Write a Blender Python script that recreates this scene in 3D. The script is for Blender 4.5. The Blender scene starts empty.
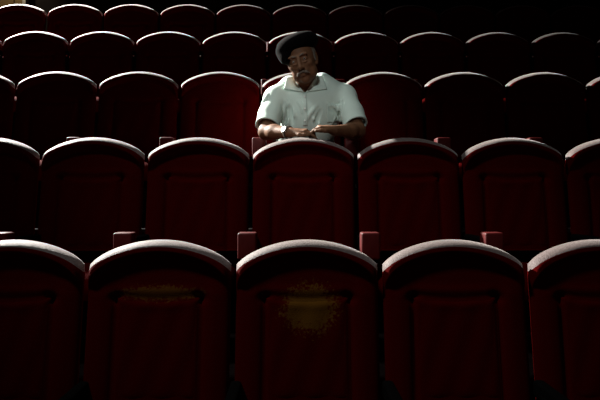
import bpy, math, random
import numpy as np
from mathutils import Vector, Matrix, Euler
from mathutils.bvhtree import BVHTree

random.seed(4)
S = bpy.context.scene
C = S.collection
R = math.radians

# ------------------------------------------------------------------ camera
F_PX = 600.0
PITCH = 0.0
YAW = math.atan(5 / F_PX)
cam_data = bpy.data.cameras.new('camera')
cam_data.sensor_width = 36.0
cam_data.lens = 36.0
cam_data.clip_start = 0.05
cam = bpy.data.objects.new('camera', cam_data)
C.objects.link(cam)
cam.rotation_euler = Euler((math.pi / 2 - PITCH, 0, -YAW), 'XYZ')
S.camera = cam
CM = cam.rotation_euler.to_matrix()


def at(px, py, d):
    """world point seen at a pixel of the 600x400 frame, d metres along the camera axis"""
    return CM @ Vector(((px - 300) / F_PX * d, (200 - py) / F_PX * d, -d))


# ------------------------------------------------------------------ world, lights, exposure
S.view_settings.view_transform = 'Standard'
S.view_settings.look = 'None'
S.view_settings.exposure = 0.0
S.view_settings.gamma = 1.0
S.view_settings.use_curve_mapping = False
w = bpy.data.worlds.new('dark_hall'); S.world = w
w.use_nodes = True
w.node_tree.nodes['Background'].inputs[0].default_value = (0.0, 0.0, 0.0, 1)
w.node_tree.nodes['Background'].inputs[1].default_value = 0.0


def spot(name, loc, target, energy, size_deg, blend, radius, color=(1, 1, 1)):
    l = bpy.data.lights.new(name, 'SPOT')
    l.energy = energy; l.spot_size = R(size_deg); l.spot_blend = blend
    l.shadow_soft_size = radius; l.color = color
    o = bpy.data.objects.new(name, l); C.objects.link(o)
    o.location = loc
    o.rotation_euler = (Vector(target) - Vector(loc)).to_track_quat('-Z', 'Y').to_euler()
    return o


# high spot on the left behind the last row, raking the tops of the seats
spot('house_spot_rear', (-5.2, 6.9, 4.5), (-1.6, 3.6, 0.9), 15000, 64, 0.7, 0.10, (1.0, 0.97, 0.90))
# steep spot from the lighting bar over the stalls, on the man
spot('house_spot_front', (-3.0, 0.8, 5.8), (0.05, 2.45, 0.05), 740, 29, 1.0, 0.40, (0.95, 1.0, 0.97))
# added spot out of view, brightens the door at the back left
spot('door_fill', (-3.7, 7.15, 3.6), (-3.75, 7.55, 2.2), 70, 80, 0.5, 0.05, (1.0, 0.85, 0.6))
# added frontal fill to brighten the man, no fixture there
spot('man_fill', (-0.7, -1.1, 2.6), (0.06, 3.5, 0.60), 270, 13.5, 1.0, 0.25, (0.96, 1.0, 0.98))


# ------------------------------------------------------------------ helpers
def mat(name, color, rough=0.6, spec=0.5, metal=0.0, sheen=0.0, sheen_tint=(1, 1, 1), sheen_rough=0.4,
        var=None, scale=60.0, bump=0.0, bump_scale=200.0, coat=0.0):
    m = bpy.data.materials.new(name); m.use_nodes = True
    nt = m.node_tree; b = nt.nodes['Principled BSDF']
    b.inputs['Base Color'].default_value = (*color, 1)
    b.inputs['Roughness'].default_value = rough
    b.inputs['Specular IOR Level'].default_value = spec
    b.inputs['Metallic'].default_value = metal
    b.inputs['Sheen Weight'].default_value = sheen
    b.inputs['Sheen Tint'].default_value = (*sheen_tint, 1)
    b.inputs['Sheen Roughness'].default_value = sheen_rough
    b.inputs['Coat Weight'].default_value = coat
    tc = nt.nodes.new('ShaderNodeTexCoord')
    if var is not None:
        n = nt.nodes.new('ShaderNodeTexNoise'); n.inputs['Scale'].default_value = scale
        n.inputs['Detail'].default_value = 4
        nt.links.new(tc.outputs['Object'], n.inputs['Vector'])
        r = nt.nodes.new('ShaderNodeValToRGB')
        r.color_ramp.elements[0].position = 0.35; r.color_ramp.elements[0].color = (*color, 1)
        r.color_ramp.elements[1].position = 0.68; r.color_ramp.elements[1].color = (*var, 1)
        nt.links.new(n.outputs['Fac'], r.inputs['Fac'])
        nt.links.new(r.outputs['Color'], b.inputs['Base Color'])
    if bump:
        n2 = nt.nodes.new('ShaderNodeTexNoise'); n2.inputs['Scale'].default_value = bump_scale
        n2.inputs['Detail'].default_value = 3
        nt.links.new(tc.outputs['Object'], n2.inputs['Vector'])
        bp = nt.nodes.new('ShaderNodeBump'); bp.inputs['Strength'].default_value = bump
        bp.inputs['Distance'].default_value = 0.004
        nt.links.new(n2.outputs['Fac'], bp.inputs['Height'])
        nt.links.new(bp.outputs['Normal'], b.inputs['Normal'])
    return m


def worn_mat(name, amount, cz=0.785, sx=7.5, sz=8.0):
    """red plush with an ochre worn patch below the top seam of the cushion"""
    m = mat(name, RED, 0.9, 0.02, bump=0.35, bump_scale=260)
    nt = m.node_tree; b = nt.nodes['Principled BSDF']
    tc = nt.nodes.new('ShaderNodeTexCoord')
    mp = nt.nodes.new('ShaderNodeMapping')
    mp.inputs['Location'].default_value = (-0.01 * sx, 0, -cz * sz)
    mp.inputs['Scale'].default_value = (sx, 0.0, sz)
    nt.links.new(tc.outputs['Object'], mp.inputs['Vector'])
    ln = nt.nodes.new('ShaderNodeVectorMath'); ln.operation = 'LENGTH'
    nt.links.new(mp.outputs['Vector'], ln.inputs[0])
    n = nt.nodes.new('ShaderNodeTexNoise'); n.inputs['Scale'].default_value = 70; n.inputs['Detail'].default_value = 7
    n.inputs['Roughness'].default_value = 0.75
    nt.links.new(tc.outputs['Object'], n.inputs['Vector'])
    a = nt.nodes.new('ShaderNodeMath'); a.operation = 'SUBTRACT'; a.inputs[0].default_value = 0.62 + 0.28 * amount
    nt.links.new(ln.outputs['Value'], a.inputs[1])
    a2 = nt.nodes.new('ShaderNodeMath'); a2.operation = 'MULTIPLY_ADD'; a2.inputs[1].default_value = 0.55
    nt.links.new(a.outputs[0], a2.inputs[0]); nt.links.new(n.outputs['Fac'], a2.inputs[2])
    r = nt.nodes.new('ShaderNodeValToRGB')
    r.color_ramp.elements[0].position = 0.60; r.color_ramp.elements[0].color = (*RED, 1)
    r.color_ramp.elements[1].position = 0.72
    f = 0.6 + 1.0 * amount
    r.color_ramp.elements[1].color = (RED[0] + 0.035 * f, RED[1] + 0.026 * f, RED[2] + 0.003 * f, 1)
    nt.links.new(a2.outputs[0], r.inputs['Fac'])
    nt.links.new(r.outputs['Color'], b.inputs['Base Color'])
    return m


RED = (0.048, 0.0001, 0.0001)
M = {}
M['plush'] = mat('red_plush', RED, 0.9, 0.02, bump=0.35, bump_scale=260)
M['rim'] = mat('lit_edge_fabric', (0.085, 0.055, 0.052), 0.65, 0.3, sheen=0.4, sheen_tint=(1, .92, .88),
               var=(0.13, 0.095, 0.09), scale=150, bump=0.5, bump_scale=320)  # paler than the plush: rim highlight put into the colour
M['arm'] = mat('red_arm_leather', (0.07, 0.004, 0.004), 0.55, 0.22, var=(0.085, 0.005, 0.005), scale=40, bump=0.2)
M['iron'] = mat('black_iron', (0.0025, 0.002, 0.002), 0.85, 0.04)
M['chrome'] = mat('steel', (0.7, 0.7, 0.68), 0.25, 0.5, metal=1.0)
M['floor'] = mat('dark_carpet', (0.005, 0.003, 0.003), 0.95, 0.05, var=(0.009, 0.005, 0.005), scale=30, bump=0.5)
M['wall'] = mat('dark_wall', (0.012, 0.009, 0.009), 0.9, 0.1, var=(0.016, 0.012, 0.011), scale=4, bump=0.2)
M['door'] = mat('brown_door_wood', (0.16, 0.10, 0.04), 0.6, 0.3, var=(0.22, 0.14, 0.055), scale=9, bump=0.1)
M['trim'] = mat('pale_trim', (0.6, 0.58, 0.52), 0.5, 0.4)
M['skin'] = mat('skin', (0.125, 0.056, 0.027), 0.62, 0.25, var=(0.165, 0.074, 0.036), scale=35, bump=0.35, bump_scale=120)
M['shirt'] = mat('pale_green_cotton', (0.62, 0.74, 0.67), 0.85, 0.2, bump=0.25, bump_scale=300)
M['seam'] = mat('shirt_seam', (0.55, 0.66, 0.60), 0.85, 0.2)
M['button'] = mat('button', (0.7, 0.7, 0.66), 0.3, 0.5)
M['beret'] = mat('black_felt', (0.003, 0.0024, 0.0027), 0.95, 0.03, sheen=0.015, sheen_tint=(1, .85, .8), sheen_rough=0.35, bump=0.4, bump_scale=400)
M['hair'] = mat('grey_hair', (0.20, 0.17, 0.14), 0.8, 0.15, var=(0.09, 0.07, 0.055), scale=220, bump=0.7, bump_scale=500)
M['trouser'] = mat('dark_trouser_cloth', (0.02, 0.02, 0.024), 0.85, 0.2)
M['shoe'] = mat('shoe_leather', (0.015, 0.010, 0.008), 0.4, 0.5)
M['eye'] = mat('eye', (0.35, 0.32, 0.28), 0.2, 0.5)
M['iris'] = mat('iris', (0.02, 0.012, 0.008), 0.15, 0.6)
M['dial'] = mat('watch_dial', (0.80, 0.80, 0.72), 0.3, 0.5)
M['strap'] = mat('watch_strap', (0.04, 0.025, 0.015), 0.5, 0.4)
W_STRONG = worn_mat('red_plush_very_worn', 1.0, 0.80, 6.6, 7.6)
W_MID = worn_mat('red_plush_worn', 0.6, 0.855, 3.8, 20.0)
W_LOW = worn_mat('red_plush_slightly_worn', -0.1, 0.865, 6.5, 26.0)


def link_mesh(name, verts, faces, m, parent=None, smooth=True):
    me = bpy.data.meshes.new(name)
    me.from_pydata([tuple(v) for v in verts], [], faces)
    me.validate(); me.update()
    if smooth:
        me.polygons.foreach_set('use_smooth', [True] * len(me.polygons))
    if m: me.materials.append(m)
    o = bpy.data.objects.new(name, me); C.objects.link(o)
    if parent: o.parent = parent
    return o


def struct(name, verts, faces, m, parent=None):
    o = link_mesh(name, verts, faces, m, parent, smooth=False)
    o['kind'] = 'structure'
    return o


def box_vf(x0, x1, y0, y1, z0, z1):
    v = [(x0, y0, z0), (x1, y0, z0), (x1, y1, z0), (x0, y1, z0), (x0, y0, z1), (x1, y0, z1), (x1, y1, z1), (x0, y1, z1)]
    f = [(0, 3, 2, 1), (4, 5, 6, 7), (0, 1, 5, 4), (1, 2, 6, 5), (2, 3, 7, 6), (3, 0, 4, 7)]
    return v, f


def bake_bevel(o, width, segs=3):
    md = o.modifiers.new('b', 'BEVEL'); md.width = width; md.segments = segs; md.limit_method = 'ANGLE'
    return o


def empty(name, loc):
    o = bpy.data.objects.new(name, None); C.objects.link(o)
    o.location = loc; o.empty_display_size = 0.1
    return o


# ------------------------------------------------------------------ hall
ROWS = [  # y of the backrest top, z of the backrest top
    (2.245, -0.150), (3.143, 0.330), (4.049, 0.870), (5.000, 1.408), (5.893, 1.925)]
SH_ = 1.05      # height of a seat
XL, XR, ZC = -6.6, 4.7, 6.6
Y0, Y1 = -1.5, 7.6
# stepped floor: one strip profile extruded across the hall
prof = [(Y0, ROWS[0][1] - SH_)]
for i in range(4):
    yr = ROWS[i][0] + 0.13
    prof.append((yr, ROWS[i][1] - SH_)); prof.append((yr, ROWS[i + 1][1] - SH_))
prof.append((Y1, ROWS[4][1] - SH_))
v = [(XL, y, z) for y, z in prof] + [(XR, y, z) for y, z in prof]
n = len(prof)
v += [(XL, y, -1.7) for y in (Y0, Y1)] + [(XR, y, -1.7) for y in (Y0, Y1)]
f = [(i, i + n, i + n + 1, i + 1) for i in range(n - 1)]
f += [(2 * n, 2 * n + 1, 2 * n + 3, 2 * n + 2)]
f += [tuple([2 * n] + list(range(0, n)) + [2 * n + 1])[::-1], tuple([2 * n + 2] + list(range(n, 2 * n)) + [2 * n + 3])]
f += [(2 * n, 2 * n + 2, n, 0), (2 * n + 1, n - 1, 2 * n - 1, 2 * n + 3)]
struct('floor', v, f, M['floor'])
struct('wall_back', *box_vf(XL, XR, Y1, Y1 + 0.15, -1.7, ZC), M['wall'])
struct('wall_left', *box_vf(XL - 0.15, XL, Y0, Y1 + 0.15, -1.7, ZC), M['wall'])
struct('wall_right', *box_vf(XR, XR + 0.15, Y0, Y1 + 0.15, -1.7, ZC), M['wall'])
struct('wall_front', *box_vf(XL, XR, Y0 - 0.15, Y0, -1.7, ZC), M['wall'])
struct('ceiling', *box_vf(XL - 0.15, XR + 0.15, Y0 - 0.15, Y1 + 0.15, ZC, ZC + 0.15), M['wall'])
# door in the back wall with a pale jamb
zf = ROWS[4][1] - SH_
dx1 = -3.40
d = struct('door_1', *box_vf(dx1 - 0.95, dx1, Y1 - 0.05, Y1 - 0.002, zf, zf + 2.1), M['door'])
for k, (a, b_) in enumerate(((0.12, 0.95), (1.08, 1.95))):
    p = struct('door_panel', *box_vf(dx1 - 0.83, dx1 - 0.12, Y1 - 0.065, Y1 - 0.045, zf + a, zf + b_), M['door'], d)
bv, bf = box_vf(dx1 - 0.10, dx1 - 0.05, Y1 - 0.11, Y1 - 0.05, zf + 1.0, zf + 1.04)
struct('door_handle', bv, bf, M['chrome'], d)
struct('trim_1', *box_vf(dx1, dx1 + 0.04, Y1 - 0.09, Y1 - 0.002, zf, zf + 2.17), M['trim'])
struct('trim_2', *box_vf(dx1 - 1.02, dx1 - 0.95, Y1 - 0.09, Y1 - 0.002, zf, zf + 2.17), M['trim'])
struct('trim_3', *box_vf(dx1 - 0.95, dx1, Y1 - 0.09, Y1 - 0.002, zf + 2.1, zf + 2.17), M['trim'])

# ------------------------------------------------------------------ theatre seat
LEAN = R(10)
CL, SL = math.cos(LEAN), math.sin(LEAN)
HW = 0.265


def on_back(X, h, dep):
    """X across, h down the slope from the apex, dep out of the front of the backrest"""
    return (X, -h * SL - dep * CL + 0.035, SH_ - h * CL + dep * SL)


def h_top(s):
    return 0.078 * s * s + 0.016 * abs(s) ** 9


T2 = 0.020      # front face of the backrest, from its middle plane
TB = 0.036      # rear face


def panel_top(X):
    s = min(1.0, abs(X) / 0.155)
    return 0.222 - 0.016 * s ** 2 + 0.012 * max(0, (s - .8) / .2) ** 2


def front_disp(X, h):
    """padding, grooves and dimples of the front face"""
    d = 0.0
    ax = abs(X)
    px_ = 0.157 + 0.010 * (h - 0.2)
    pt = panel_top(X)
    # groove round the panel
    gx = math.exp(-((ax - px_) / 0.008) ** 2) * (1 / (1 + math.exp(-(h - pt) / 0.006)))
    gh = math.exp(-((h - pt) / 0.009) ** 2) * (1 if ax < px_ else math.exp(-((ax - px_) / 0.008) ** 2))
    d -= 0.013 * max(gx, 0.3 * gh)
    d -= 0.018 * math.exp(-((ax - px_) ** 2 + (h - pt) ** 2) / 0.018 ** 2)
    # fold of cloth above the panel
    d += 0.004 * math.exp(-((h - pt + 0.030 - 0.010 * (ax / .157) ** 2) / 0.014) ** 2) * math.exp(-(ax / 0.19) ** 4)
    # soft bolster along the sides
    d += 0.006 * math.exp(-((ax - 0.205) / 0.030) ** 2) * min(1, max(0, (h - 0.12) / 0.1))
    # hollow under the top roll
    d -= 0.006 * math.exp(-((h - h_top(ax / HW) - 0.065) / 0.022) ** 2)
    return d


def slab(name, m_rim, parent):
    NS, NT = 64, 84
    HB = 0.60
    ss = [math.sin(math.pi / 2 * (-1 + 2 * i / NS)) for i in range(NS + 1)]
    ts = []
    for j in range(NT + 1):
        a = j / NT
        ts.append(0.35 * a * a + 0.65 * a if a > 0 else 0)
    ts[-1] = 1.0
    # denser near the top roll
    ts = [0.0, .001, .003, .006, .010, .015, .021, .028, .036, .045, .055, .065, .075] + [0.075 + 0.009 * k for k in range(1, 9)] + [0.147 + (0.853) * (k / (NT - 20)) for k in range(1, NT - 19)]
    NT = len(ts) - 1
    V = []; Fc = []; idx = {}; VJ = []
    for side in (0, 1):
        for j, t in enumerate(ts):
            for i, s in enumerate(ss):
                ht = h_top(s); h = ht + (HB - ht) * t
                X = HW * s
                border = (j == 0 or i == 0 or i == NS)
                if side == 1 and border:
                    idx[(1, i, j)] = idx[(0, i, j)]; continue
                slope = (0.156 * abs(s) + 0.144 * abs(s) ** 8) / HW
                dt = (h - ht) / math.sqrt(1 + slope * slope)
                dx = HW - abs(X)
                r = 0.030
                # distance to the edge, rounded at the shoulder
                a_, b_ = max(0, r - dt), max(0, r - dx)
                q = min(r, math.hypot(a_, b_))
                roll = r - math.sqrt(max(0, r * r - q * q))
                if side == 0:
                    # the top roll overhangs the face
                    e = dt
                    ov = 1.0 if e < 0.038 else (0.5 + 0.5 * math.cos(math.pi * (e - 0.046) / 0.032) if e < 0.078 else 0.0)
                    P_ = 1 - (1 - min(1, e / 0.040)) ** 1.55
                    P_ = max(0, P_) ** (1 / 1.55)
                    dr_ = max(0, 1 - dx / 0.028)
                    Sd = math.sqrt(max(0, 1 - dr_ * dr_))
                    dep = (T2 + TB + 0.030 * ov) * P_ * Sd - TB * (1 - (1 - P_ * Sd) * 0.0)
                    if P_ * Sd < 1: dep = (T2 + 0.030 * ov) * P_ * Sd
                    if q < r * .6: dep += front_disp(X, h) * (1 - q / (r * .6)) * min(1, max(0, (e - .05) / .03))
                else:
                    dep = -(TB - roll * TB / r)
                idx[(side, i, j)] = len(V); V.append(on_back(X, h, dep)); VJ.append(j)
    for side in (0, 1):
        for j in range(NT):
            for i in range(NS):
                q = [idx[(side, i, j)], idx[(side, i, j + 1)], idx[(side, i + 1, j + 1)], idx[(side, i + 1, j)]]
                if side: q.reverse()
                q2 = []
                for k in q:
                    if k not in q2: q2.append(k)
                if len(q2) >= 3: Fc.append(tuple(q2))
    bot = [idx[(0, i, NT)] for i in range(NS + 1)] + [idx[(1, i, NT)] for i in range(NS - 1, 0, -1)]
    Fc.append(tuple(bot))
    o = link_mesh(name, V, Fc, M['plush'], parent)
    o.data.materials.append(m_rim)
    # the paler band paints the lit rim along the top roll
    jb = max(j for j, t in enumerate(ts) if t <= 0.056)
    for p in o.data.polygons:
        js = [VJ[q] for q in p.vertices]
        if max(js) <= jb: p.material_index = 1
    return o


def back_cushion(parent):
    NS, NT = 40, 60
    V = []; Fc = []
    for j in range(NT + 1):
        t = j / NT; t = t ** 1.15
        for i in range(NS + 1):
            s = math.sin(math.pi / 2 * (-1 + 2 * i / NS))
            X0 = s * 0.152
            ht = panel_top(X0) + 0.004
            h = ht + (0.585 - ht) * t
            X = s * (0.152 + 0.010 * (h - 0.2))
            e = min((1 - abs(s)) * 0.152, (h - ht), (0.590 - h) + .002)
            e = max(0, e)
            rise = 0.013 * (1 - math.exp(-e / 0.012))
            rise += 0.004 * math.exp(-((h - ht - .02) / 0.02) ** 2) * (1 - (abs(s)) ** 3)
            rise += 0.0015 * math.sin(X * 60 + h * 22) * min(1, e / .03)
            V.append(on_back(X, h, T2 - 0.010 + rise))
    for j in range(NT):
        for i in range(NS):
            a = j * (NS + 1) + i
            Fc.append((a, a + NS + 1, a + NS + 2, a + 1))
    # close the rear so that it is a solid pad
    n0 = len(V)
    ring = [i for i in range(NS + 1)] + [j * (NS + 1) + NS for j in range(1, NT + 1)] + \
           [NT * (NS + 1) + i for i in range(NS - 1, -1, -1)] + [j * (NS + 1) for j in range(NT - 1, 0, -1)]
    off = Vector((0, CL * 0.006, -SL * 0.006))
    for k in ring: V.append(tuple(Vector(V[k]) + off))
    L = len(ring)
    for k in range(L): Fc.append((ring[k], ring[(k + 1) % L], n0 + (k + 1) % L, n0 + k))
    Fc.append(tuple(n0 + k for k in range(L)))
    o = link_mesh('back_cushion', V, Fc, M['plush'], parent)
    return o


def rounded_box(name, x0, x1, y0, y1, z0, z1, r, m, parent, segs=3):
    v_, f_ = box_vf(x0, x1, y0, y1, z0, z1)
    o = link_mesh(name, v_, f_, m, parent, smooth=False)
    import bmesh
    bm = bmesh.new(); bm.from_mesh(o.data)
    bmesh.ops.bevel(bm, geom=list(bm.edges), offset=r, segments=segs, profile=0.5, affect='EDGES')
    for fc in bm.faces: fc.smooth = True
    bm.to_mesh(o.data); bm.free()
    return o


def seat_cushion(parent):
    NS, NT = 24, 24
    V = []; Fc = []
    for j in range(NT + 1):
        for i in range(NS + 1):
            a = -1 + 2 * i / NS; b_ = -1 + 2 * j / NT
            X = 0.222 * a; Y = -0.355 + 0.235 * b_
            e = min((1 - abs(a)) * 0.222, (1 - abs(b_)) * 0.235)
            z = 0.355 + 0.055 * (1 - math.exp(-e / 0.03)) + 0.012 * (1 - a * a) * (1 - b_ * b_)
            V.append((X, Y, z))
    for j in range(NT):
        for i in range(NS):
            a = j * (NS + 1) + i
            Fc.append((a, a + 1, a + NS + 2, a + NS + 1))
    n0 = len(V)
    ring = [i for i in range(NS + 1)] + [j * (NS + 1) + NS for j in range(1, NT + 1)] + \
           [NT * (NS + 1) + i for i in range(NS - 1, -1, -1)] + [j * (NS + 1) for j in range(NT - 1, 0, -1)]
    for k in ring:
        x, y, z = V[k]; V.append((x * .97, -0.355 + (y + .355) * .97, 0.29))
    L = len(ring)
    for k in range(L): Fc.append((ring[(k + 1) % L], ring[k], n0 + k, n0 + (k + 1) % L))
    Fc.append(tuple(n0 + k for k in reversed(range(L))))
    return link_mesh('seat_cushion', V, Fc, M['plush'], parent)


def make_arm(parent, x):
    post = rounded_box('side_support', x - 0.022, x + 0.022, -0.42, -0.13, 0.02, 0.515, 0.010, M['iron'], parent)
    foot = rounded_box('floor_foot', x - 0.034, x + 0.034, -0.45, -0.09, 0.0, 0.022, 0.006, M['iron'], post)
    pad = rounded_box('armrest', x - 0.020, x + 0.020, -0.41, -0.060, 0.485, 0.545, 0.010, M['iron'], parent, 3)
    pad['label'] = 'black armrest with padded red end'
    cap = rounded_box('padded_end', x - 0.042, x + 0.042, -0.488, -0.400, 0.455, 0.575, 0.010, M['arm'], pad, 4)
    return post, pad


def make_seat():
    root = empty('theatre_seat', (0, 0, 0))
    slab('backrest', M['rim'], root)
    back_cushion(root)
    seat_cushion(root)
    rounded_box('seat_frame', -0.20, 0.20, -0.55, -0.14, 0.255, 0.30, 0.01, M['iron'], root)
    make_arm(root, -0.258)
    return root


proto = make_seat()


def copy_tree(o, parent=None):
    c = o.copy(); C.objects.link(c); c.parent = parent
    for ch in o.children:
        copy_tree(ch, c)
    return c


bolt_v = []; bolt_f = []
for k in range(12):
    a = k / 12 * 2 * math.pi
    bolt_v.append((0.0065 * math.cos(a), 0, 0.0065 * math.sin(a)))
for k in range(12):
    a = k / 12 * 2 * math.pi
    bolt_v.append((0.0040 * math.cos(a), -0.004, 0.0040 * math.sin(a)))
for k in range(12): bolt_f.append((k, (k + 1) % 12, 12 + (k + 1) % 12, 12 + k))
bolt_f.append(tuple(range(12, 24))); bolt_f.append(tuple(reversed(range(12))))

X0 = 0.045
PX = 0.55
COUNT = [(-2, 2), (-3, 3), (-4, 4), (-5, 5), (-5, 5)]
ROWNAME = ['front row', 'second row', 'third row', 'fourth row', 'back row']
ORD = ['', 'second', 'third', 'fourth', 'fifth', 'sixth', 'seventh', 'eighth', 'ninth', 'tenth', 'eleventh']
used = False
seats = {}
for r, (ry, rz) in enumerate(ROWS):
    a, b_ = COUNT[r]
    for k in range(a, b_ + 1):
        if not used:
            o = proto; used = True
        else:
            o = copy_tree(proto)
        o.location = (X0 + k * PX, ry, rz - SH_)
        o.name = 'theatre_seat'
        seats[(r, k)] = o
        o['category'] = 'theatre seat'
        o['group'] = 'red plush theatre seats in five raked rows'
        if r == 1 and k == 0:
            lab = 'red plush theatre seat whose arched top the man rests his forearms on'
        elif r == 2 and k == 0:
            lab = 'red theatre seat that the man in the beret sits on, hidden behind him'
        elif r == 0 and k == 0:
            lab = 'red theatre seat in the middle of the front row with a large ochre worn patch'
        elif r == 0 and k == -1:
            lab = 'front row theatre seat left of the middle one, with faint ochre scuffs'
        elif k == a:
            lab = 'leftmost theatre seat of the %s in the photo, cut by the left edge' % ROWNAME[r]
        elif k == b_:
            lab = 'rightmost theatre seat of the %s in the photo, at the right edge' % ROWNAME[r]
        elif k < 0:
            if k == -1:
                lab = '%s theatre seat just left of the one in line with the man' % ROWNAME[r]
            else:
                lab = 'red theatre seat in the %s, %s counted from the left edge' % (ROWNAME[r], ORD[k - a])
        elif k == 0:
            lab = 'red theatre seat of the %s directly behind the man, in line with him' % ROWNAME[r]
        else:
            if k == 1:
                lab = '%s theatre seat just right of the one in line with the man' % ROWNAME[r]
            else:
                lab = 'red theatre seat in the %s, %s counted from the right edge' % (ROWNAME[r], ORD[b_ - k])
        o['label'] = lab
# end armrests on the right of each row
for r in range(5):
    for_seat = seats[(r, COUNT[r][1])]
    for ch in list(for_seat.children):
        if ch.name.startswith(('side_support', 'armrest')):
            c = copy_tree(ch, for_seat); c.location.x += 0.55
# the arms of the rear rows sit a little lower
for (r, k), o in seats.items():
    if r >= 2:
        for ch in o.children:
            if ch.name.startswith('armrest'): ch.location.z = -0.022
# worn cushions, by seat
for (r, k), o in seats.items():
    if (r, k) == (0, 0): mm = W_STRONG
    elif (r, k) == (0, -1): mm = W_MID
    elif (r, k) in ((1, -1), (1, 0), (0, -2), (1, 1), (2, -1)): mm = W_LOW
    else: mm = None
    if mm:
        for ch in o.children:
            if ch.name.startswith('back_cushion'):
                ch.material_slots[0].link = 'OBJECT'; ch.material_slots[0].material = mm
                if mm is not W_LOW: ch['label'] = 'back cushion with ochre worn patch'
            if ch.name.startswith('backrest') and mm is not W_LOW:
                ch.material_slots[0].link = 'OBJECT'; ch.material_slots[0].material = mm
# small steel bolts in the gaps of the fourth row
for k in range(-5, 6):
    b = link_mesh('bolt', bolt_v, bolt_f, M['trim'], seats[(3, k)], smooth=False)
    b.location = (-0.275, -0.045, 0.83)
    br = rounded_box('back_bracket', -0.287, -0.263, -0.043, -0.010, 0.53, 0.87, 0.004, M['iron'], seats[(3, k)], 2)

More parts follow.
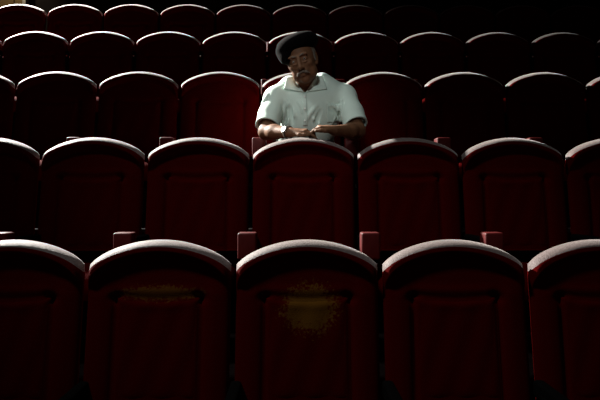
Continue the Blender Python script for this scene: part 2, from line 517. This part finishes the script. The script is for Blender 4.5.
# ------------------------------------------------------------------ signed distance modelling for the man
class Vol:
    def __init__(self, lo, hi, h):
        self.lo = np.array(lo, float); self.h = h
        self.n = np.ceil((np.array(hi) - self.lo) / h).astype(int) + 1
        self.f = np.full(self.n, 0.08, np.float32)
        self.ax = [self.lo[i] + h * np.arange(self.n[i]) for i in range(3)]

    def sub(self, c, rad):
        c = np.array(c)
        a = np.maximum(0, np.floor((c - rad - self.lo) / self.h).astype(int))
        b = np.minimum(self.n, np.ceil((c + rad - self.lo) / self.h).astype(int) + 1)
        sl = tuple(slice(a[i], b[i]) for i in range(3))
        g = np.meshgrid(*[self.ax[i][sl[i]] for i in range(3)], indexing='ij')
        return sl, g

    def put(self, sl, d, k, op):
        f = self.f[sl]
        d = d.astype(np.float32)
        if op == 'add':
            h = np.clip(0.5 + 0.5 * (f - d) / k, 0, 1)
            self.f[sl] = f * (1 - h) + d * h - k * h * (1 - h)
        else:
            h = np.clip(0.5 - 0.5 * (f + d) / k, 0, 1)
            self.f[sl] = f * (1 - h) + (-d) * h + k * h * (1 - h)

    def ell(self, c, r, k=0.01, rot=None, op='add'):
        c = np.array(c, float); r = np.array(r, float)
        rad = r.max() + k + 0.03
        if rad > 0: sl, g = self.sub(c, rad)
        if g[0].size == 0: return
        p = np.stack([g[i] - c[i] for i in range(3)], -1)
        if rot is not None: p = p @ np.array(rot)        # world -> local (rot columns are the local axes)
        k0 = np.sqrt(((p / r) ** 2).sum(-1)); k1 = np.sqrt(((p / (r * r)) ** 2).sum(-1)) + 1e-9
        d = k0 * (k0 - 1) / k1
        self.put(sl, d, k, op)

    def cap(self, a, b, ra, rb, k=0.01, op='add', cut=None, flat=None):
        """tapered capsule; cut = (point, normal): keep only the side against the normal"""
        a = np.array(a, float); b = np.array(b, float)
        c = (a + b) / 2
        rad = np.abs(b - a) / 2 + max(ra, rb) + k + 0.02
        sl, g = self.sub(c, rad)
        if g[0].size == 0: return
        ab = b - a; L2 = (ab ** 2).sum() + 1e-12
        p = [g[i] - a[i] for i in range(3)]
        t = np.clip(sum(p[i] * ab[i] for i in range(3)) / L2, 0, 1)
        q = [p[i] - t * ab[i] for i in range(3)]
        if flat is not None:                               # squash along a direction: flat = (axis, factor)
            axv = np.array(flat[0], float); axv /= np.linalg.norm(axv)
            dn = sum(q[i] * axv[i] for i in range(3))
            q = [q[i] + dn * axv[i] * (1 / flat[1] - 1) for i in range(3)]
        d = np.sqrt(sum(x * x for x in q)) - (ra + (rb - ra) * t)
        if cut is not None:
            P, N = np.array(cut[0], float), np.array(cut[1], float); N /= np.linalg.norm(N)
            pl = sum((g[i] - P[i]) * N[i] for i in range(3))
            d = np.maximum(d, pl)
        self.put(sl, d, k, op)

    def mesh(self):
        f = self.f; s = f < 0
        n = np.array(f.shape)
        cells = np.zeros(n - 1, bool)
        acc = np.zeros((*(n - 1), 3), np.float32); cnt = np.zeros(n - 1, np.float32)
        sl = lambda o: tuple(slice(o[i], n[i] - 1 + o[i]) for i in range(3))
        for ax in range(3):
            others = [i for i in range(3) if i != ax]
            for u in (0, 1):
                for v_ in (0, 1):
                    o = [0, 0, 0]; o[others[0]] = u; o[others[1]] = v_
                    o2 = list(o); o2[ax] = 1
                    A, B = f[sl(o)], f[sl(o2)]
                    cr = (A < 0) != (B < 0)
                    den = np.where(cr, A - B, 1)
                    t = np.where(cr, A / den, 0)
                    cnt += cr
                    acc[..., ax] += np.where(cr, t, 0)
                    acc[..., others[0]] += cr * u
                    acc[..., others[1]] += cr * v_
        cells = cnt > 0
        ids = np.full(cells.shape, -1, np.int64)
        w_ = np.argwhere(cells)
        ids[cells] = np.arange(len(w_))
        V = (w_ + acc[cells] / cnt[cells][:, None]) * self.h + self.lo
        Q = []
        for ax in range(3):
            u, v_ = [(1, 2), (2, 0), (0, 1)][ax]
            o2 = [0, 0, 0]; o2[ax] = 1
            a = s[:-1 if ax == 0 else None, :-1 if ax == 1 else None, :-1 if ax == 2 else None]
            b = s[1 if ax == 0 else 0:, 1 if ax == 1 else 0:, 1 if ax == 2 else 0:]
            e = np.argwhere(a != b)
            e = e[(e[:, u] > 0) & (e[:, v_] > 0) & (e[:, u] < n[u] - 1) & (e[:, v_] < n[v_] - 1)]
            ins = s[tuple(e.T)]
            du = np.zeros(3, int); du[u] = 1
            dv = np.zeros(3, int); dv[v_] = 1
            q = np.stack([ids[tuple((e - du - dv).T)], ids[tuple((e - dv).T)], ids[tuple(e.T)], ids[tuple((e - du).T)]], 1)
            q[~ins] = q[~ins][:, ::-1]
            Q.append(q)
        Q = np.concatenate(Q)
        Q = Q[(Q >= 0).all(1)]
        return V, Q


def vol_obj(vol, name, m, parent, origin):
    V, Q = vol.mesh()
    V = V - np.array(origin)
    me = bpy.data.meshes.new(name)
    me.vertices.add(len(V)); me.vertices.foreach_set('co', V.astype(np.float32).ravel())
    me.loops.add(len(Q) * 4); me.loops.foreach_set('vertex_index', Q.astype(np.int32).ravel())
    me.polygons.add(len(Q)); me.polygons.foreach_set('loop_start', np.arange(0, len(Q) * 4, 4, dtype=np.int32))
    me.update(calc_edges=True); me.validate()
    me.polygons.foreach_set('use_smooth', [True] * len(Q))
    me.materials.append(m)
    o = bpy.data.objects.new(name, me); C.objects.link(o); o.parent = parent
    return o


# ---- joints (metres)
sh_l = at(276, 99, 3.58); sh_r = at(344, 97, 3.58)
tz_l = at(290, 86, 3.62); tz_r = at(322, 83, 3.62)          # shoulders, photo left / right
el_l = at(266, 132, 3.42); el_r = at(358, 131, 3.42)
wr_l = at(291, 132.5, 3.245); wr_r = at(334, 130.5, 3.245)
neck0 = at(307, 92, 3.60)
headc = at(302, 60.5, 3.47)
hipz = ROWS[2][1] - SH_ + 0.42 + 0.10
px0 = X0 + 0.02
hip = Vector((px0, 3.83, hipz))
floor3 = ROWS[2][1] - SH_
root = empty('person', (px0, 3.75, floor3))
root['label'] = 'elderly man in pale short-sleeved shirt and dark beret leaning on a seat back'
root['category'] = 'person'
ORG = root.location.copy()

# head frame: yaw to photo left, roll towards photo left, slight nod
HR = Euler((0, 0, 0)).to_matrix()
HR = Matrix.Rotation(R(-15), 3, 'Y') @ Matrix.Rotation(R(-14), 3, 'Z') @ Matrix.Rotation(R(15), 3, 'X')
HRn = np.array(HR)
HK = 1.07        # head size


def hp(x, y, z):
    return headc + HR @ Vector((x, y, z)) * HK


def hell(vol, x, y, z, rx, ry, rz, k=0.01, op='add', extra=None):
    rot = HRn if extra is None else HRn @ np.array(extra)
    vol.ell(hp(x, y, z), (rx * HK, ry * HK, rz * HK), k, rot, op)


H = 0.0032
body = Vol((-0.36, 3.10, floor3 + 0.02), (0.46, 4.08, 1.03), 0.0036)
# torso
chest = (sh_l + sh_r) / 2 + Vector((0, 0.03, -0.075))
belly = Vector((px0, 3.68, hip.z + 0.10))
body.ell(chest, (0.175, 0.115, 0.16), 0.03)
body.ell(belly, (0.165, 0.14, 0.16), 0.06)
body.ell(hip, (0.175, 0.13, 0.12), 0.06)
body.cap(sh_l, sh_r, 0.050, 0.050, 0.04)
for a_h, s_h in ((tz_l, sh_l), (tz_r, sh_r)): body.cap(a_h, s_h, 0.046, 0.045, 0.03)
# neck
body.cap(neck0 + Vector((0, 0.02, -0.03)), hp(0, 0.02, -0.05), 0.064, 0.058, 0.03)
# thighs, shins
for sx in (-1, 1):
    hj = hip + Vector((sx * 0.09, -0.02, -0.01))
    kn = Vector((px0 + sx * 0.13, 3.435, floor3 + 0.425))
    an = Vector((px0 + sx * 0.13, 3.50, floor3 + 0.09))
    body.cap(hj, kn, 0.085, 0.058, 0.03)
    body.cap(kn, an, 0.054, 0.036, 0.02)
    body.cap(an, an + Vector((0, -0.12, -0.045)), 0.034, 0.026, 0.02)
# arms
for sh, el, wr in ((sh_l, el_l, wr_l), (sh_r, el_r, wr_r)):
    body.cap(sh, el, 0.054, 0.042, 0.03)
    mid = el.lerp(wr, 0.35)
    body.cap(el, mid, 0.041, 0.043, 0.02)
    body.cap(mid, wr, 0.043, 0.029, 0.02, flat=((0, 0, 1), 0.92))
# head
hell(body, 0, 0.012, 0.032, 0.076, 0.098, 0.090, 0.01)                    # skull
hell(body, 0, -0.022, -0.022, 0.064, 0.072, 0.080, 0.025)                 # face mass
hell(body, 0, -0.030, -0.070, 0.050, 0.056, 0.048, 0.025)                 # jaw
hell(body, 0, -0.074, -0.098, 0.020, 0.018, 0.017, 0.022)                 # chin
for s in (-1, 1):
    hell(body, s * 0.046, -0.028, -0.066, 0.022, 0.040, 0.034, 0.02)      # jowls
    hell(body, s * 0.044, -0.066, -0.018, 0.020, 0.019, 0.017, 0.016)     # cheek bones
    hell(body, s * 0.030, -0.086, 0.034, 0.024, 0.011, 0.009, 0.010)      # brows
for s in (-1, 1):
    hell(body, s * 0.031, -0.101, 0.012, 0.019, 0.013, 0.012, 0.010, 'sub')  # sockets
    hell(body, s * 0.031, -0.078, 0.011, 0.017, 0.014, 0.013, 0.005)        # lids
    hell(body, s * 0.031, -0.0935, 0.010, 0.011, 0.004, 0.0028, 0.003, 'sub')  # eye slit
    hell(body, s * 0.030, -0.090, -0.006, 0.013, 0.005, 0.004, 0.006)        # bags
# nose
body.cap(hp(0, -0.090, 0.022), hp(0, -0.116, -0.026), 0.009, 0.0135, 0.010)
for s in (-1, 1):
    hell(body, s * 0.013, -0.105, -0.029, 0.0085, 0.011, 0.008, 0.006)
    hell(body, s * 0.007, -0.113, -0.040, 0.004, 0.006, 0.004, 0.003, 'sub')
    body.cap(hp(s * 0.021, -0.100, -0.024), hp(s * 0.036, -0.084, -0.062), 0.0025, 0.003, 0.006, 'sub')
hell(body, 0, -0.082, -0.052, 0.028, 0.017, 0.018, 0.012)                 # muzzle
hell(body, 0, -0.098, -0.0625, 0.020, 0.006, 0.0045, 0.004)               # upper lip
hell(body, 0, -0.096, -0.0715, 0.018, 0.007, 0.005, 0.004)                # lower lip
body.cap(hp(-0.022, -0.096, -0.068), hp(0.022, -0.096, -0.068), 0.0016, 0.0016, 0.003, 'sub')
# ears
for s in (-1, 1):
    er = Matrix.Rotation(R(-12 * s), 3, 'Z') @ Matrix.Rotation(R(-10), 3, 'X')
    hell(body, s * 0.077, 0.012, -0.004, 0.008, 0.019, 0.034, 0.006, extra=er)
    hell(body, s * 0.084, 0.006, 0.002, 0.006, 0.011, 0.020, 0.004, 'sub', extra=er)
    hell(body, s * 0.072, 0.004, -0.034, 0.006, 0.009, 0.011, 0.006)


# hands: palm plus five bent fingers each
def hand(vol, wrist, direc, up, side, palm_l=0.085, curl=0.35, spread=0.0):
    """direc along the hand, up = back of the hand, side = towards the thumb"""
    d = Vector(direc).normalized(); s_ = Vector(side); s_ = (s_ - d * s_.dot(d)).normalized()
    u = s_.cross(d)
    if u.dot(Vector(up)) < 0: u = -u
    W = lambda a, b, c: wrist + d * a + s_ * b + u * c
    vol.cap(wrist, W(0.03, 0, 0), 0.028, 0.030, 0.012, flat=(u, 0.72))
    for b in (-0.028, -0.010, 0.010, 0.028):
        vol.cap(W(0.012, b * .6, 0), W(palm_l - 0.008 * abs(b) / .03, b, 0.002), 0.015, 0.0125, 0.012)
    Ls = {0.030: 0.072, 0.010: 0.082, -0.010: 0.076, -0.029: 0.060}
    for i, (b, L) in enumerate(Ls.items()):
        a0 = W(palm_l - 0.006, b, 0.003)
        seg = [0.46, 0.30, 0.24]
        ang = -0.12; p = a0; rr = 0.0098 if b > -0.02 else 0.0088
        for j, sg in enumerate(seg):
            ang -= curl * (0.8 + 0.25 * i)
            dir2 = d * math.cos(ang) + u * math.sin(ang) + s_ * (b * spread)
            q = p + dir2.normalized() * (L * sg)
            vol.cap(p, q, rr, rr * 0.93, 0.0035)
            p = q; rr *= 0.93
    # thumb
    t0 = W(0.022, 0.022, -0.004); t1 = W(0.055, 0.046, -0.008); t2 = W(0.083, 0.050, -0.010); t3 = W(0.105, 0.045, -0.014)
    vol.cap(t0, t1, 0.015, 0.012, 0.010)
    vol.cap(t1, t2, 0.0115, 0.0105, 0.004)
    vol.cap(t2, t3, 0.0105, 0.0085, 0.004)


# his right hand (photo left) lies below, his left hand on top of it
hand(body, wr_l, (0.93, -0.22, 0.02), (0, -0.35, 1), (0.0, -1, -0.25), curl=0.30)
hand(body, wr_r + Vector((0, 0, 0.004)), (-0.93, -0.16, 0.10), (0, -0.35, 1), (0.0, -1, -0.2), curl=0.42)
bo = vol_obj(body, 'body', M['skin'], root, ORG)

# ---- shirt
SH = (-0.36, 3.30, hip.z - 0.06), (0.46, 4.05, 0.86)
shirt = Vol(SH[0], SH[1], 0.0036)
G = 0.012
shirt.ell(chest, (0.175 + G, 0.115 + G, 0.16 + G), 0.03)
shirt.ell(belly, (0.165 + G + .01, 0.14 + G + .01, 0.16 + G), 0.06)
shirt.ell(hip + Vector((0, 0, 0.03)), (0.175 + G, 0.13 + G, 0.10 + G), 0.06)
shirt.cap(sh_l, sh_r, 0.052 + G, 0.052 + G, 0.04)
for a_h, s_h in ((tz_l, sh_l), (tz_r, sh_r)): shirt.cap(a_h, s_h, 0.062, 0.058, 0.03)
shirt.cap(neck0 + Vector((0, 0.03, -0.05)), neck0 + Vector((0, 0.02, 0.005)), 0.088, 0.072, 0.04)
for sh, el, s in ((sh_l, el_l, -1), (sh_r, el_r, 1)):
    hem = sh.lerp(el, 0.84)
    mid = sh.lerp(el, 0.5) + Vector((s * 0.006, 0, 0))
    dr = (el - sh).normalized()
    shirt.cap(sh, mid, 0.054 + G + .004, 0.068, 0.035)
    shirt.cap(mid, sh.lerp(el, 1.05), 0.068, 0.072, 0.02, cut=(hem, dr))
    shirt.cap(sh.lerp(el, 0.62), sh.lerp(el, 1.3), 0.058, 0.062, 0.004, 'sub', cut=(hem - dr * 0.03, -dr))
# folds
rnd = random.Random(11)


def srf(px, py):
    """shirt surface point under a ray through the upper body (sphere tracing on the volume)"""
    o = Vector((0, 0, 0)); dd = at(px, py, 1.0)
    t = 3.2
    for _ in range(400):
        p = o + dd * t
        g = (np.array(p) - shirt.lo) / shirt.h
        i = np.floor(g).astype(int)
        if (i >= 0).all() and (i < shirt.n - 1).all():
            fr = g - i; val = 0.0
            for a_ in (0, 1):
                for b_ in (0, 1):
                    for c_ in (0, 1):
                        val += shirt.f[i[0] + a_, i[1] + b_, i[2] + c_] * (fr[0] if a_ else 1 - fr[0]) * (fr[1] if b_ else 1 - fr[1]) * (fr[2] if c_ else 1 - fr[2])
            if val < 0.0003: return p
            t += min(0.01, max(0.0004, val * 0.5))
        else:
            t += 0.01
    return None


FOLDS = [((271, 106), (268, 127), .006), ((279, 100), (276, 128), .006), ((283, 98), (297, 118), .005),
         ((284, 104), (284, 127), .007), ((344, 99), (334, 118), .006), ((349, 104), (343, 125), .006),
         ((355, 108), (351, 127), .006), ((331, 104), (340, 112), .006), ((326, 101), (338, 120), .005),
         ((341, 106), (330, 124), .006), ((296, 112), (288, 127), .006), ((312, 116), (322, 127), .006),
         ((264, 103), (262, 124), .005), ((361, 116), (357, 127), .005), ((268, 94), (263, 103), .005),
         ((318, 104), (306, 122), .005), ((298, 100), (303, 113), .004)]
VAL = [((275, 104), (272, 128), .006), ((281, 103), (280, 126), .005), ((338, 103), (336, 122), .008),
       ((333, 112), (343, 121), .008), ((347, 105), (347, 126), .006), ((290, 106), (292, 126), .005),
       ((322, 110), (316, 126), .005), ((353, 114), (354, 127), .005), ((267, 110), (265, 126), .005),
       ((330, 107), (339, 114), .006)]
JOBS = []
for lst, op in ((FOLDS, 'add'), (VAL, 'sub')):
    for p0, p1, r_ in lst:
        bend = rnd.uniform(-1.6, 1.6)
        pts = []
        for q in range(9):
            t = q / 8
            pts.append((srf(p0[0] + (p1[0] - p0[0]) * t + bend * math.sin(math.pi * t), p0[1] + (p1[1] - p0[1]) * t), math.sin(math.pi * t)))
        if all(p[0] is not None for p in pts) and all((pts[q + 1][0] - pts[q][0]).length < 0.035 for q in range(8)):
            JOBS.append((pts, r_, op))
OUT = Vector((0, -1, 0.15))
for pts, r_, op in JOBS:
    rad = 0.011; hgt = r_ * 2.0
    sg = -1 if op == 'add' else 1
    cs_ = [p + OUT * sg * (rad + 0.002 - am * hgt) for p, am in pts]
    for a, b_ in zip(cs_[:-1], cs_[1:]):
        shirt.cap(a, b_, rad, rad, 0.009, op)
# open neck
ng = at(305, 86, 3.55)
shirt.ell(neck0 + Vector((-0.004, 0.005, 0.045)), (0.060, 0.066, 0.07), 0.006, None, 'sub')
a = srf(305, 97)
top = at(305, 82, 3.44)
shirt.cap(at(305, 84, 3.46), at(304.5, 93, 3.46), 0.034, 0.006, 0.004, 'sub', flat=((0, 1, 0), 4.0))
so = vol_obj(shirt, 'shirt', M['shirt'], root, ORG)
bvh = BVHTree.FromPolygons([v_.co + ORG for v_ in so.data.vertices], [tuple(p.vertices) for p in so.data.polygons])
bvh_b = BVHTree.FromPolygons([v_.co + ORG for v_ in bo.data.vertices], [tuple(p.vertices) for p in bo.data.polygons])


def hit(px, py, default=3.48, only=False):
    dd = at(px, py, 1.0).normalized()
    best = None
    for b in ((bvh,) if only else (bvh, bvh_b)):
        l, nn, _, dist = b.ray_cast(Vector((0, 0, 0)), dd)
        if l is not None and (best is None or dist < best[1]): best = (l, dist, nn)
    return (best[0], best[2]) if best else (at(px, py, default), Vector((0, -1, 0)))


def patch(name, quad, m, parent, nu=14, nv=8, lift=0.006, thick=0.004, puff=0.0):
    """a cloth patch draped on the shirt; quad = four photo-side corners, counter-clockwise"""
    V = []; Fc = []
    P = [Vector((*q, 0)) for q in quad]
    for j in range(nv + 1):
        for i in range(nu + 1):
            u, v_ = i / nu, j / nv
            q = P[0].lerp(P[1], u).lerp(P[3].lerp(P[2], u), v_)
            l, nn = hit(q.x, q.y, only=(name != 'collar'))
            V.append(l + Vector((0, -1, 0.25)).normalized() * (lift + puff * math.sin(math.pi * u) * math.sin(math.pi * v_)))
    # smooth the drape a little
    for _ in range(3):
        W_ = [p.copy() for p in V]
        for j in range(1, nv):
            for i in range(1, nu):
                a_ = j * (nu + 1) + i
                W_[a_] = (V[a_] * 2 + V[a_ - 1] + V[a_ + 1] + V[a_ - nu - 1] + V[a_ + nu + 1]) / 6
        V = W_
    for j in range(nv):
        for i in range(nu):
            a_ = j * (nu + 1) + i
            Fc.append((a_, a_ + 1, a_ + nu + 2, a_ + nu + 1))
    o = link_mesh(name, [p - ORG for p in V], Fc, m, parent)
    md = o.modifiers.new('s', 'SOLIDIFY'); md.thickness = thick; md.offset = 0
    return o


patch('collar', [(303.5, 92.5), (284, 89.5), (287, 77), (292, 77)], M['shirt'], so, lift=0.008)
patch('collar', [(306, 92.5), (327, 89.5), (322, 75), (317, 76)], M['shirt'], so, lift=0.008)
patch('placket', [(302.6, 93.5), (306.6, 93.5), (307.5, 126), (303.2, 126)], M['shirt'], so, 3, 24, lift=0.003, thick=0.003)
patch('pocket', [(326, 105), (343, 104), (342, 122), (327, 123)], M['shirt'], so, 10, 12, lift=0.002, thick=0.003)


def disc(name, c, n_, r, th, m, parent, seg=24):
    n_ = Vector(n_).normalized()
    t1 = n_.orthogonal().normalized(); t2 = n_.cross(t1)
    V = []; Fc = []
    prof_ = [(r, 0), (r, th * .7), (r * .85, th)]
    for rr, hh in prof_:
        for k in range(seg):
            a_ = 2 * math.pi * k / seg
            V.append(Vector(c) - ORG + t1 * rr * math.cos(a_) + t2 * rr * math.sin(a_) + n_ * hh)
    for q in range(2):
        for k in range(seg):
            Fc.append((q * seg + k, q * seg + (k + 1) % seg, (q + 1) * seg + (k + 1) % seg, (q + 1) * seg + k))
    Fc.append(tuple(2 * seg + k for k in range(seg))); Fc.append(tuple(reversed(range(seg))))
    return link_mesh(name, V, Fc, m, parent, smooth=False)


for py in (97, 109, 121):
    l, nn = hit(304.8, py, only=True)
    disc('button', l + Vector((0, -0.006, 0.001)), (0, -1, 0.2), 0.0055, 0.003, M['button'], so, 14)

# ---- trousers and shoes
tr = Vol((-0.20, 3.33, floor3 + 0.06), (0.36, 4.03, hip.z + 0.14), 0.0055)
tr.ell(hip + Vector((0, 0, 0.005)), (0.182, 0.137, 0.115), 0.05)
for sx in (-1, 1):
    hj = hip + Vector((sx * 0.09, -0.02, -0.01))
    kn = Vector((px0 + sx * 0.13, 3.435, floor3 + 0.425)); an = Vector((px0 + sx * 0.13, 3.50, floor3 + 0.11))
    tr.cap(hj, kn, 0.094, 0.068, 0.03); tr.cap(kn, an, 0.066, 0.056, 0.02)
vol_obj(tr, 'trousers', M['trouser'], root, ORG)
for sx in (-1, 1):
    an = Vector((px0 + sx * 0.13, 3.50, floor3 + 0.05))
    sv = Vol(an + Vector((-0.07, -0.21, -0.05)), an + Vector((0.07, 0.09, 0.09)), 0.004)
    sv.cap(an + Vector((0, 0.02, -0.002)), an + Vector((0, -0.13, -0.016)), 0.044, 0.033, 0.01)
    sv.cap(an + Vector((0, 0.015, 0.0)), an + Vector((0, 0.015, 0.035)), 0.040, 0.040, 0.02)
    vol_obj(sv, 'shoe', M['shoe'], root, ORG)

# ---- eyes
def ball(name, c, r, m, parent, nseg=16, scale=(1, 1, 1), rot=None):
    V = []; Fc = []
    for j in range(nseg // 2 + 1):
        th = math.pi * j / (nseg // 2)
        for i in range(nseg):
            ph = 2 * math.pi * i / nseg
            p = Vector((r * scale[0] * math.sin(th) * math.cos(ph), r * scale[1] * math.sin(th) * math.sin(ph), r * scale[2] * math.cos(th)))
            if rot is not None: p = rot @ p
            V.append(Vector(c) - ORG + p)
    for j in range(nseg // 2):
        for i in range(nseg):
            Fc.append((j * nseg + i, (j + 1) * nseg + i, (j + 1) * nseg + (i + 1) % nseg, j * nseg + (i + 1) % nseg))
    return link_mesh(name, V, Fc, m, parent)


for s in (-1, 1):
    e = ball('eye', hp(s * 0.031, -0.0800, 0.0105), 0.0118 * HK, M['eye'], root)
    ball('iris', hp(s * 0.031, -0.0895, 0.0103), 0.0052, M['iris'], e, scale=(1, .5, 1), rot=HR)

# ---- hair, moustache, brows
hair = Vol(headc + Vector((-0.14, -0.14, -0.12)), headc + Vector((0.14, 0.16, 0.14)), 0.003)
hell(hair, 0, 0.022, 0.028, 0.0815, 0.096, 0.090, 0.006)
hell(hair, 0, 0.085, -0.04, 0.052, 0.030, 0.035, 0.02)
hell(hair, 0, -0.065, -0.03, 0.10, 0.088, 0.13, 0.006, 'sub')
for s in (-1, 1):
    hell(hair, s * 0.0725, -0.008, 0.006, 0.007, 0.012, 0.030, 0.005)     # sideburns
    hell(hair, s * 0.084, 0.010, -0.026, 0.014, 0.020, 0.034, 0.004, 'sub')
vol_obj(hair, 'hair', M['hair'], root, ORG)
mo = Vol(headc + Vector((-0.10, -0.20, -0.12)), headc + Vector((0.09, -0.02, 0.09)), 0.0022)
for s in (-1, 1):
    mo.cap(hp(s * 0.004, -0.106, -0.050), hp(s * 0.022, -0.101, -0.057), 0.0062, 0.0068, 0.004)
    mo.cap(hp(s * 0.022, -0.101, -0.057), hp(s * 0.036, -0.088, -0.069), 0.0066, 0.003, 0.004)
vol_obj(mo, 'moustache', M['hair'], root, ORG)
for s in (-1, 1):
    eb = Vol(hp(s * 0.03, -0.09, 0.03) + Vector((-0.05, -0.05, -0.04)), hp(s * 0.03, -0.09, 0.03) + Vector((0.05, 0.05, 0.04)), 0.002)
    eb.cap(hp(s * 0.012, -0.096, 0.031), hp(s * 0.030, -0.096, 0.036), 0.0035, 0.0040, 0.003)
    eb.cap(hp(s * 0.030, -0.096, 0.036), hp(s * 0.048, -0.083, 0.030), 0.0040, 0.0024, 0.003)
    vol_obj(eb, 'eyebrow', M['hair'], root, ORG)

# ---- beret
be = Vol(headc + Vector((-0.22, -0.20, -0.05)), headc + Vector((0.19, 0.20, 0.23)), 0.0034)
tilt = Matrix.Rotation(R(-9), 3, 'Y')
BT = Matrix.Rotation(R(-7), 3, 'Y') @ Matrix.Rotation(R(-16), 3, 'X')
hell(be, -0.004, 0.022, 0.082, 0.120, 0.128, 0.054, 0.01, extra=BT)
hell(be, 0.006, 0.020, 0.080, 0.090, 0.106, 0.048, 0.02, extra=Matrix.Rotation(R(-14), 3, 'X'))
hell(be, -0.062, 0.015, 0.050, 0.058, 0.100, 0.052, 0.03, extra=Matrix.Rotation(R(-30), 3, 'Y'))
hell(be, -0.01, 0.02, 0.108, 0.085, 0.085, 0.026, 0.04)
be.cap(hp(-0.008, 0.018, 0.125), hp(-0.008, 0.018, 0.143), 0.0035, 0.003, 0.004)
# hollow for the head
hell(be, 0, 0.012, 0.030, 0.075, 0.097, 0.089, 0.004, 'sub')
vol_obj(be, 'beret', M['beret'], root, ORG)

# ---- wristwatch on his right wrist (photo left)
ax_ = (wr_l - el_l).normalized()
wc = wr_l - ax_ * 0.022
upv = Vector((-0.1, -1.0, 0.22)); upv = (upv - ax_ * upv.dot(ax_)).normalized()
sdv = ax_.cross(upv)
V = []; Fc = []
NSG = 36
for k in range(NSG):
    a_ = 2 * math.pi * k / NSG
    for (rr, wd) in ((0.0325, -0.009), (0.0355, -0.009), (0.0355, 0.009), (0.0325, 0.009)):
        V.append(wc - ORG + (upv * math.cos(a_) + sdv * math.sin(a_)) * rr + ax_ * wd)
for k in range(NSG):
    k2 = (k + 1) % NSG
    for q in range(4):
        Fc.append((k * 4 + q, k * 4 + (q + 1) % 4, k2 * 4 + (q + 1) % 4, k2 * 4 + q))
st = link_mesh('wristwatch', V, Fc, M['strap'], root)
st['label'] = 'wristwatch with round pale dial'
cs = disc('watch_case', wc + upv * 0.033, upv, 0.0195, 0.007, M['chrome'], st)
disc('dial', wc + upv * 0.0398, upv, 0.0160, 0.0012, M['dial'], st)
